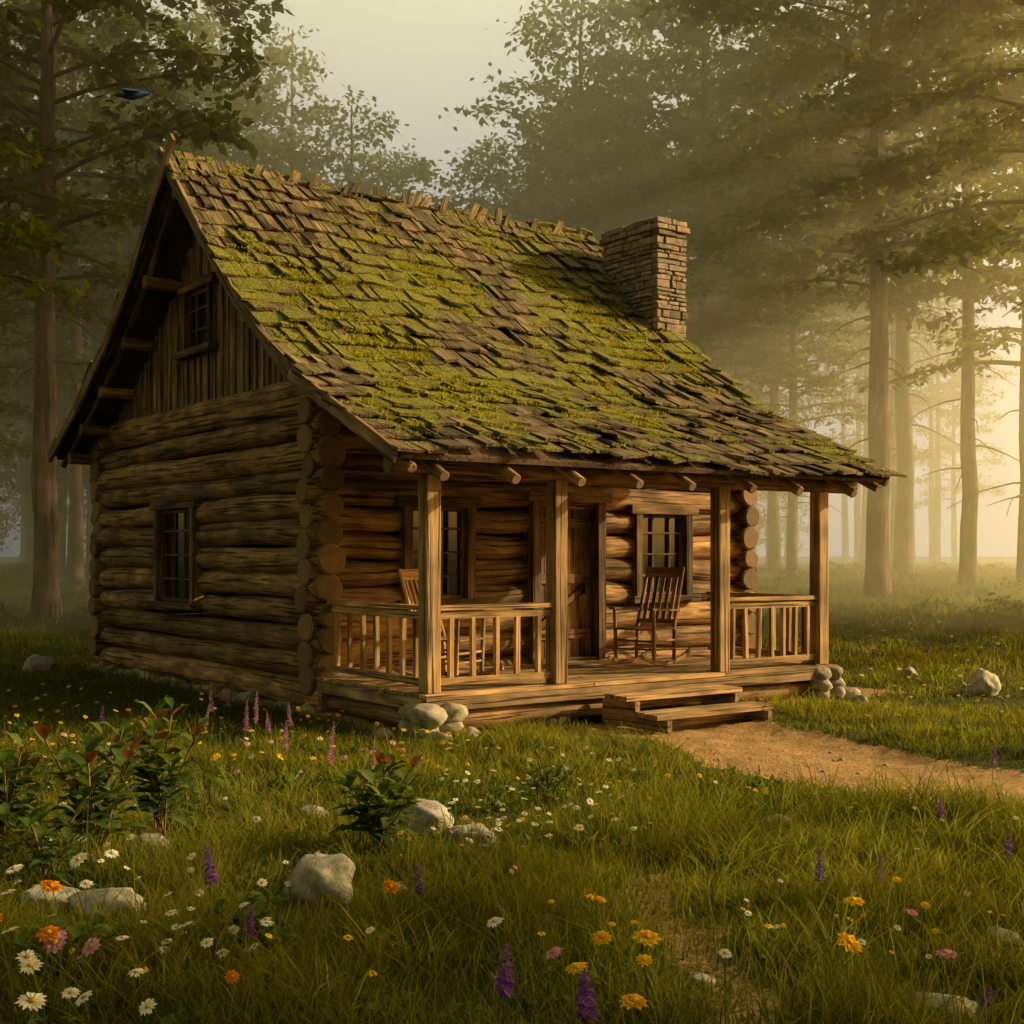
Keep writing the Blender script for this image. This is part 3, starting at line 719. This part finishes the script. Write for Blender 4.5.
# framing trees
place(TA,47,29,1.0); place(TB,75,40,.85); place(TC,-60,33,.9); place(TD,-110,27,1.0)
place(TA,877,36,1.15); place(TB,968,41,.95); place(TD,1026,39,.95); place(TB,903,50,1.25); place(TB,775,56,.95); place(TD,792,50,.8); place(TB,742,64,1.0)
place(TA,705,50,1.05); place(TA,1085,30,1.05)
def placew(me,x,y,sc=1.0,sz=None,name='forest_tree'):
    obj(name,me,None,loc=(x,y,float(hgt(x,y))-.05),rot=(0,0,random.uniform(0,6.28)),scale=(sc,sc,sz or sc))
# out-of-view trees added sunward to shade the foreground and break mist into shafts
for (me,x,y,s,sz) in ((TC,12.5,3.2,.85,.6),(TC,17,1.0,.9,.7),(TC,21,4.8,.95,.85),(TC,28,6.0,1,1),(TC,36,7.0,1.1,1.1),(TC,19,29.5,.42,.45),(TC,26,28.5,.5,.45),(TB,29,30,.9,1.6),(TC,36,26,.45,.6)): placew(me,x,y,s,sz)
forest=obj('distant_forest_trees',None)
# forest behind and beside the clearing, out of view, added to block sky light
for (x,y,me) in ((-6,-12,FB_),(3,-14,FB_),(11,-13,FA),(-14,-8,FB_),(-19,0,FA),(-20,9,FB_),(-3,-20,FA),(18,-11,FB_),(-17,17,FB_),(8,-22,FB_)):
    obj('tree',me,forest,loc=(x,y,-.05),rot=(0,0,random.uniform(0,6.28)))
pts=[]; tries=0
while len(pts)<58 and tries<6000:
    tries+=1; y=random.uniform(52,112); x=random.uniform(-.46,.42)*y
    if any((x-a)**2+(y-b)**2<5.0**2 for a,b in pts): continue
    px=512+x/y*F
    if 385<px<480: continue
    if px>720 and random.random()<.35: continue
    pts.append((x,y))
for px,y in ((225,56),(290,62),(350,72),(520,76),(560,68),(600,62),(645,58),(180,50),(130,52)): pts.append(((px-512)/F*y,y))
for i,(x,y) in enumerate(pts):
    px=512+x/y*F
    me=random.choice((FA,FB_,FB_,FC)) if px<700 else random.choice((FC,FC,FC,FA)); s=random.uniform(.85,1.15)
    if 300<px<600: me=FB_ if i%2 else FA
    if 340<px<540: s*=.85
    obj('tree',me,forest,loc=(x,y,float(hgt(x,y))-.05),rot=(0,0,random.uniform(0,6.28)),scale=(s,s,s*random.uniform(.95,1.15)))
for i in range(24):
    y=random.uniform(44,95); x=random.uniform(-.45,.25)*y; s=random.uniform(.5,1.0)
    obj('young_tree',TE,forest,loc=(x,y,float(hgt(x,y))-.05),rot=(0,0,random.uniform(0,6.28)),scale=(s,s,s))

# undergrowth mass
def leafcloud(name,cent,rad,cnt,lsz,mat,wd=.3):
    V=[];RN=[]
    for (c,r_,k_) in zip(cent,rad,cnt):
        p=rng.normal(size=(k_,3)); p/=np.linalg.norm(p,axis=1)[:,None]; p*=(rng.random((k_,1))**.4); p[:,2]=np.abs(p[:,2])*.8
        C=np.array(c)+p*r_; a=rng.uniform(0,6.283,k_); t=rng.normal(.2,.5,k_); sz=lsz*rng.uniform(.6,1.4,k_)
        fd=np.stack([np.cos(a)*np.cos(t),np.sin(a)*np.cos(t),np.sin(t)],1); sd=np.cross(fd,np.stack([rng.normal(0,.5,k_),rng.normal(0,.5,k_),np.ones(k_)],1)); sd/=np.linalg.norm(sd,axis=1)[:,None]
        V.append(np.stack([C,C+fd*(sz*.5)[:,None]+sd*(sz*wd)[:,None],C+fd*sz[:,None],C+fd*(sz*.5)[:,None]-sd*(sz*wd)[:,None]],1).reshape(-1,3)); RN.append(np.repeat(rng.random(k_),4))
    V=np.concatenate(V); return obj(name,np_mesh(name,V,np.arange(len(V)).reshape(-1,4),[mat],{'rnd':np.concatenate(RN)}))
ce=[];ra=[];cn=[]
for i in range(260):
    y=random.uniform(29,62); x=random.uniform(-.48,.48)*y; r_=random.uniform(.25,.75)
    if y<36 and abs(x)<.36*y and x>0: r_*=.6
    ce.append((x,y,float(hgt(x,y))));ra.append(r_);cn.append(int(200*r_))
leafcloud('undergrowth',ce,ra,cn,.14,M_bush)
ce=[];ra=[];cn=[]
for i in range(260):
    y=4.5+8*random.random()**1.3; x=random.uniform(-.42,.42)*y; t,s=ldist(x,y)
    if float(dirt(x,y))>.15 or (-.5<t<7 and s>-.5): continue
    if any(math.hypot(x-a,y-b)<r_*1.8 for a,b,r_ in ROCKS): continue
    r_=random.uniform(.06,.16); ce.append((x,y,float(hgt(x,y))));ra.append(r_);cn.append(int(420*r_))
leafcloud('meadow_weeds',ce,ra,cn,.06,M_bush,.28)

# ------------------------------------------------------------ leafy shrubs
def shrub(name,px,py,n,h,sp,red=True,ls=.17):
    c=MB(); x0,y0=gp(px,py); z0=float(hgt(x0,y0))
    for i in range(n):
        a=i*2.4+random.uniform(-.3,.3); ln=random.uniform(.25,1)*sp; hh=h*random.uniform(.5,1.0)
        base=Vector((random.uniform(-.05,.05),random.uniform(-.05,.05),0)); tip=Vector((math.cos(a)*ln,math.sin(a)*ln,hh))
        pts=[base.lerp(tip,k/5)+Vector((0,0,.05*math.sin(k/5*3.1))) for k in range(6)]
        for p,q_ in zip(pts[:-1],pts[1:]): c.log(p,q_,.006,seg=1,sides=5,cap=None,mi=2)
        nl=random.randint(9,12)
        for j in range(nl):
            f=.25+.75*j/(nl-1); p=base.lerp(tip,f)+Vector((0,0,.05*math.sin(f*3.1))); aa=j*2.4+a; up=.2+.9*f*f+random.uniform(-.2,.2)
            d=Vector((math.cos(aa),math.sin(aa),up)).normalized(); L=ls*random.uniform(.75,1.15)*(1.15-.35*f); w=L*.2
            sd=d.cross(Vector((0,0,1))).normalized(); nn=sd.cross(d)
            vs=[p]; 
            for kk,ww in((.3,.85),(.6,1.0)):
                cc=p+d*(L*kk)-Vector((0,0,L*.12*kk*kk)); vs+=[cc-sd*w*ww+nn*w*.3,cc,cc+sd*w*ww+nn*w*.3]
            vs.append(p+d*L-Vector((0,0,L*.25)))
            mi=1 if (red and f>.9 and random.random()<.4) else 0
            c.add(vs,[(0,2,1),(0,3,2),(1,2,5,4),(2,3,6,5),(4,5,7),(5,6,7)],None,random.random(),mi,True)
    c.obj(name,[M_bush,M_bushr,M_bark],loc=(x0,y0,z0))
shrub('leafy_shrub',92,868,12,.78,.3,ls=.24); shrub('leafy_shrub',160,842,11,.82,.24,ls=.23); shrub('leafy_shrub',380,856,12,.56,.38,ls=.23); shrub('leafy_shrub',0,850,12,.62,.3,ls=.24)
shrub('leafy_shrub',545,812,5,.46,.2,False,.14); shrub('leafy_shrub',48,890,7,.4,.25,False,.17); shrub('leafy_shrub',255,965,7,.26,.24,False,.14); shrub('leafy_shrub',60,990,7,.24,.26,False,.14)

# ------------------------------------------------------------ flowers
FB={k:MB() for k in('white_daisies','yellow_wildflowers','orange_wildflowers','purple_lupines','pink_wildflowers','pink_foxgloves')}
def stem(c,p,h,lean):
    top=p+Vector((lean[0],lean[1],h)); s_=[p,p.lerp(top,.5)+Vector((lean[0]*-.15,lean[1]*-.15,0)),top]
    c.log(s_[0],s_[1],.0028,seg=1,sides=3,cap=None,mi=1); c.log(s_[1],s_[2],.0026,seg=1,sides=3,cap=None,mi=1)
    for k in range(3):
        q_=p.lerp(top,random.uniform(.05,.6)); a=random.uniform(0,6.28); d=Vector((math.cos(a),math.sin(a),.6)); sd=Vector((-math.sin(a),math.cos(a),0)); L=random.uniform(.04,.09)
        c.add([q_,q_+d*L*.5+sd*.009,q_+d*L,q_+d*L*.5-sd*.009],[(0,1,2,3)],None,random.random(),1)
    return top
def bloom(kind,p,h,R,npet=12,rows=1):
    c=FB[kind]; lean=(random.gauss(0,.03),random.gauss(0,.03)); t=stem(c,Vector(p),h,lean)
    nrm=Vector((random.gauss(0,.3),random.gauss(-.3,.25),1)).normalized(); e1=nrm.cross(Vector((0,1,0))).normalized(); e2=nrm.cross(e1)
    for rw in range(rows):
        for j in range(npet):
            a=j/npet*6.283+rw*.3+random.gauss(0,.07); d=e1*math.cos(a)+e2*math.sin(a); sd=nrm.cross(d); L=R*random.uniform(.85,1.08)*(1-.25*rw); w=R*.2*(12/npet)**.7
            z=nrm*R*(.12*rw+.05)
            c.add([t+d*R*.15,t+d*L*.65+sd*w+z,t+d*L+z*.2-nrm*R*.08,t+d*L*.65-sd*w+z],[(0,1,2,3)],None,random.random(),0)
    vs,fs=ICO[1]; c.add([t+nrm*(v[2]*R*.14+R*.06)+(e1*v[0]+e2*v[1])*R*.26 for v in vs],fs,None,None,2,True)
def spike(kind,p,h,R,f0=.5):
    c=FB[kind]; t=stem(c,Vector(p),h,(random.gauss(0,.03),random.gauss(0,.03))); b=Vector(p)
    n=int(40+h*110)
    for j in range(n):
        f=f0+(1-f0)*j/n; q_=b.lerp(t,f); a=j*2.4+random.gauss(0,.3); r_=R*(1.1-.85*((f-f0)/(1-f0))**1.5)*random.uniform(.7,1.15)+.002; d=Vector((math.cos(a),math.sin(a),random.uniform(0,.5))); sd=Vector((-math.sin(a),math.cos(a),0))
        c.add([q_,q_+d*r_*.6+sd*r_*.35,q_+d*r_-Vector((0,0,r_*.4)),q_+d*r_*.6-sd*r_*.35],[(0,1,2,3)],None,random.random(),0)
def head(kind,px,py,h,R,np_=12,rows=1,sp=False):
    x,y=gp(px,py,h); p=(x,y,float(hgt(x,y)))
    if sp: spike(kind,p,h,R)
    else: bloom(kind,p,h,R,np_,rows)
for px,py,R in ((25,868,.05),(70,860,.055),(502,928,.042),(177,926,.034),(35,1006,.055),(95,1001,.04),(65,999,.035),(150,975,.034),(12,930,.04),(185,858,.03),(590,804,.03),(383,932,.025),(265,925,.03),(50,963,.045),(110,855,.04),(725,955,.03),(240,905,.025),(18,960,.04),(120,940,.03),(200,950,.028),(85,885,.035),(8,895,.04),(140,1010,.035)): head('white_daisies',px,py,random.uniform(.22,.32),R,14)
for px,py,R in ((598,895,.055),(598,938,.042),(648,940,.058),(575,970,.05),(845,902,.052),(900,880,.028),(843,945,.058),(618,1000,.055),(918,905,.025),(650,960,.035)): head('yellow_wildflowers',px,py,random.uniform(.25,.34),R,10,2)
for px,py,R in ((395,890,.045),(42,932,.055),(65,886,.055),(8,918,.045),(230,985,.03)): head('orange_wildflowers',px,py,.28,R,11,2)
for px,py,h,R in ((218,845,.38,.038),(247,905,.3,.03),(419,862,.3,.026),(503,950,.36,.038),(588,965,.36,.045),(819,852,.3,.026),(877,858,.26,.022),(942,796,.28,.024),(992,745,.32,.028),(927,640,.4,.03),(1005,832,.26,.022),(100,706,.34,.03),(975,990,.2,.03)): head('purple_lupines',px,py,h,R,sp=True)
for px,py,R in ((70,945,.055),(945,955,.05),(552,953,.038),(85,948,.045),(60,940,.04),(905,912,.033)): head('pink_wildflowers',px,py,.24,R,10,2)
for px,py in ((230,674),(212,682),(255,690),(200,705),(270,712),(285,720),(228,690),(292,702),(372,742),(325,722),(245,700)): head('pink_foxgloves',px,py,random.uniform(.35,.6),.026,sp=True)
def sc(kind,n,x0,x1,y0,y1,R,np_=9,h=(.12,.25),rows=1):
    i=0;tr=0
    while i<n and tr<n*6:
        tr+=1; px=random.uniform(x0,x1);py=random.uniform(y0,y1); x,y=gp(px,py)
        t,s=ldist(x,y)
        if float(dirt(x,y))>.4 or (-.4<t<7 and -.4<s<9.8): continue
        i+=1; bloom(kind,(x,y,float(hgt(x,y))),random.uniform(*h),R*random.uniform(.7,1.2),np_,rows)
sc('yellow_wildflowers',100,0,470,700,790,.03); sc('yellow_wildflowers',45,690,1024,690,840,.024); sc('yellow_wildflowers',25,420,700,760,880,.022)
sc('white_daisies',80,430,640,770,870,.024); sc('white_daisies',50,820,1024,625,720,.03); sc('white_daisies',60,0,320,760,1000,.026); sc('white_daisies',25,640,1024,780,1000,.018); sc('orange_wildflowers',14,300,420,700,740,.026)
sc('pink_wildflowers',30,0,450,700,800,.028); sc('pink_wildflowers',14,380,560,830,940,.016); sc('yellow_wildflowers',22,0,1024,860,1020,.02); sc('orange_wildflowers',10,0,300,720,800,.03)
mats={'white_daisies':M_white,'yellow_wildflowers':M_yel,'orange_wildflowers':M_ora,'purple_lupines':M_pur,'pink_wildflowers':M_pink,'pink_foxgloves':M_mag}
for k_,c in FB.items(): c.obj(k_,[mats[k_],M_bush,M_ctr])

# ------------------------------------------------------------ bird
b=MB(); prof=[(-.17,.004),(-.15,.014),(-.125,.026),(-.1,.032),(-.075,.033),(-.04,.045),(0,.052),(.05,.045),(.1,.03),(.14,.018),(.17,.01)]
vs=[];f=[];S=12
for i,(x_,r_) in enumerate(prof):
    for j in range(S): a=j/S*6.283; vs.append(Vector((x_,math.cos(a)*r_,math.sin(a)*r_*.95+(.012 if x_<-.08 else 0))))
for i in range(len(prof)-1):
    for j in range(S): f.append((i*S+j,i*S+(j+1)%S,(i+1)*S+(j+1)%S,(i+1)*S+j))
b.add(vs,f,None,.5,0,True)
b.add([Vector((-.165,.006,.015)),Vector((-.165,-.006,.015)),Vector((-.2,0,.008)),Vector((-.165,0,.003))],[(0,1,2),(1,3,2),(3,0,2)],None,.5,1)
for k_ in range(5):
    y_=(k_-2)*.016; b.add([Vector((.13,y_*.6-.008,.0)),Vector((.13,y_*.6+.008,.0)),Vector((.28,y_*1.8+.01,-.005)),Vector((.28,y_*1.8-.012,-.005))],[(0,1,2,3)],None,.5,0)
for sg in(-1,1):
    for k_ in range(9):
        fr_=k_/8; root=Vector((-.05+.1*fr_,sg*.035,.02)); out=Vector((-.04+.26*fr_**1.3,sg*(.30-.2*fr_),.06-.05*fr_)); w=Vector((.028,0,0))
        mid=root.lerp(out,.5)+Vector((-.02,0,.03)); b.add([root-w*.6,root+w*.6,mid+w,out+w*.3,out-w*.3,mid-w],[(0,1,2,5),(5,2,3,4)],None,.5,0)
M_bird=plain('bird_feathers',(.02,.045,.14),.5,.4); 
b.obj('flying_bird',[M_bird,M_iron],loc=((132-512)/F*13,13,CZ+(HZ-95)*13/F),rot=(math.radians(20),math.radians(-8),math.radians(10)))

# ------------------------------------------------------------ mist
def mist(name,y0,y1,z0,z1,den,g,kl,bl,kr,br,col=(1,.9,.48)):
    m,nt,nd,lk=new_mat(name); v=N(nd,'ShaderNodeVolumeScatter',Density=den,Anisotropy=g); v.inputs['Color'].default_value=(*col,1)
    o=nd.new('ShaderNodeOutputMaterial'); lk.new(v.outputs[0],o.inputs['Volume'])
    vs=[]
    for z in(z0,z1):
        for (x,y) in ((-kl*y0-bl,y0),(kr*y0+br,y0),(kr*y1+br,y1),(-kl*y1-bl,y1)): vs.append((x,y,z))
    c=MB(); c.add(vs,[(3,2,1,0),(4,5,6,7),(0,1,5,4),(1,2,6,5),(2,3,7,6),(3,0,4,7)]); c.obj(name,[m])
mist('morning_mist',24.2,34,-1.5,26,.058,.5,.42,4,.42,2)
mist('morning_mist',34.01,118,-1.5,27,.022,.5,.42,4,.42,2)

# ------------------------------------------------------------ world, sun, camera
w=bpy.data.worlds.new('World'); SC.world=w; w.use_nodes=True; nt=w.node_tree; nt.nodes.clear(); nd=nt.nodes; lk=nt.links
sk=N(nd,'ShaderNodeTexSky',sky_type='NISHITA'); sk.sun_disc=False; sk.sun_elevation=EL; sk.sun_rotation=AZ; sk.dust_density=4; sk.air_density=1.0; sk.ozone_density=.3
c=mixc(nd,lk,1.0,sk.outputs[0],(1.75,1.3,.5),'MULTIPLY')
# broad warm glow lobe added to the sky ahead, brightening the gap and mist
tc=N(nd,'ShaderNodeTexCoord'); dt=nd.new('ShaderNodeVectorMath'); dt.operation='DOT_PRODUCT'; lk.new(tc.outputs['Generated'],dt.inputs[0])
g_=Vector((.36,.88,.3)).normalized(); dt.inputs[1].default_value=tuple(g_)
mr=nd.new('ShaderNodeMapRange'); mr.interpolation_type='SMOOTHSTEP'; mr.inputs['From Min'].default_value=.45; mr.inputs['From Max'].default_value=.95; lk.new(dt.outputs['Value'],mr.inputs['Value'])
gl_=mixc(nd,lk,1.0,(9.0,7.6,3.6),mr.outputs[0],'MULTIPLY')
c=mixc(nd,lk,1.0,c,gl_,'ADD')
bg=N(nd,'ShaderNodeBackground',Strength=.15); lk.new(c,bg.inputs[0]); o=nd.new('ShaderNodeOutputWorld'); lk.new(bg.outputs[0],o.inputs[0])
sl=bpy.data.lights.new('sun','SUN'); sl.energy=5; sl.angle=math.radians(.5); sl.color=(1,.82,.45)
so=bpy.data.objects.new('sun',sl); COL.objects.link(so)
S=Vector((math.sin(AZ)*math.cos(EL),math.cos(AZ)*math.cos(EL),math.sin(EL))); so.rotation_euler=S.to_track_quat('Z','Y').to_euler(); so.location=S*60
cam=bpy.data.cameras.new('camera'); co=bpy.data.objects.new('camera',cam); COL.objects.link(co); SC.camera=co
cam.sensor_width=36; cam.lens=36*F/1024; cam.shift_y=(HZ-512)/1024; cam.clip_end=2000; cam.clip_start=.05
co.location=(0,0,CZ); co.rotation_euler=(math.radians(90),0,0)
SC.view_settings.view_transform='Standard'; SC.view_settings.look='None'; SC.view_settings.exposure=0
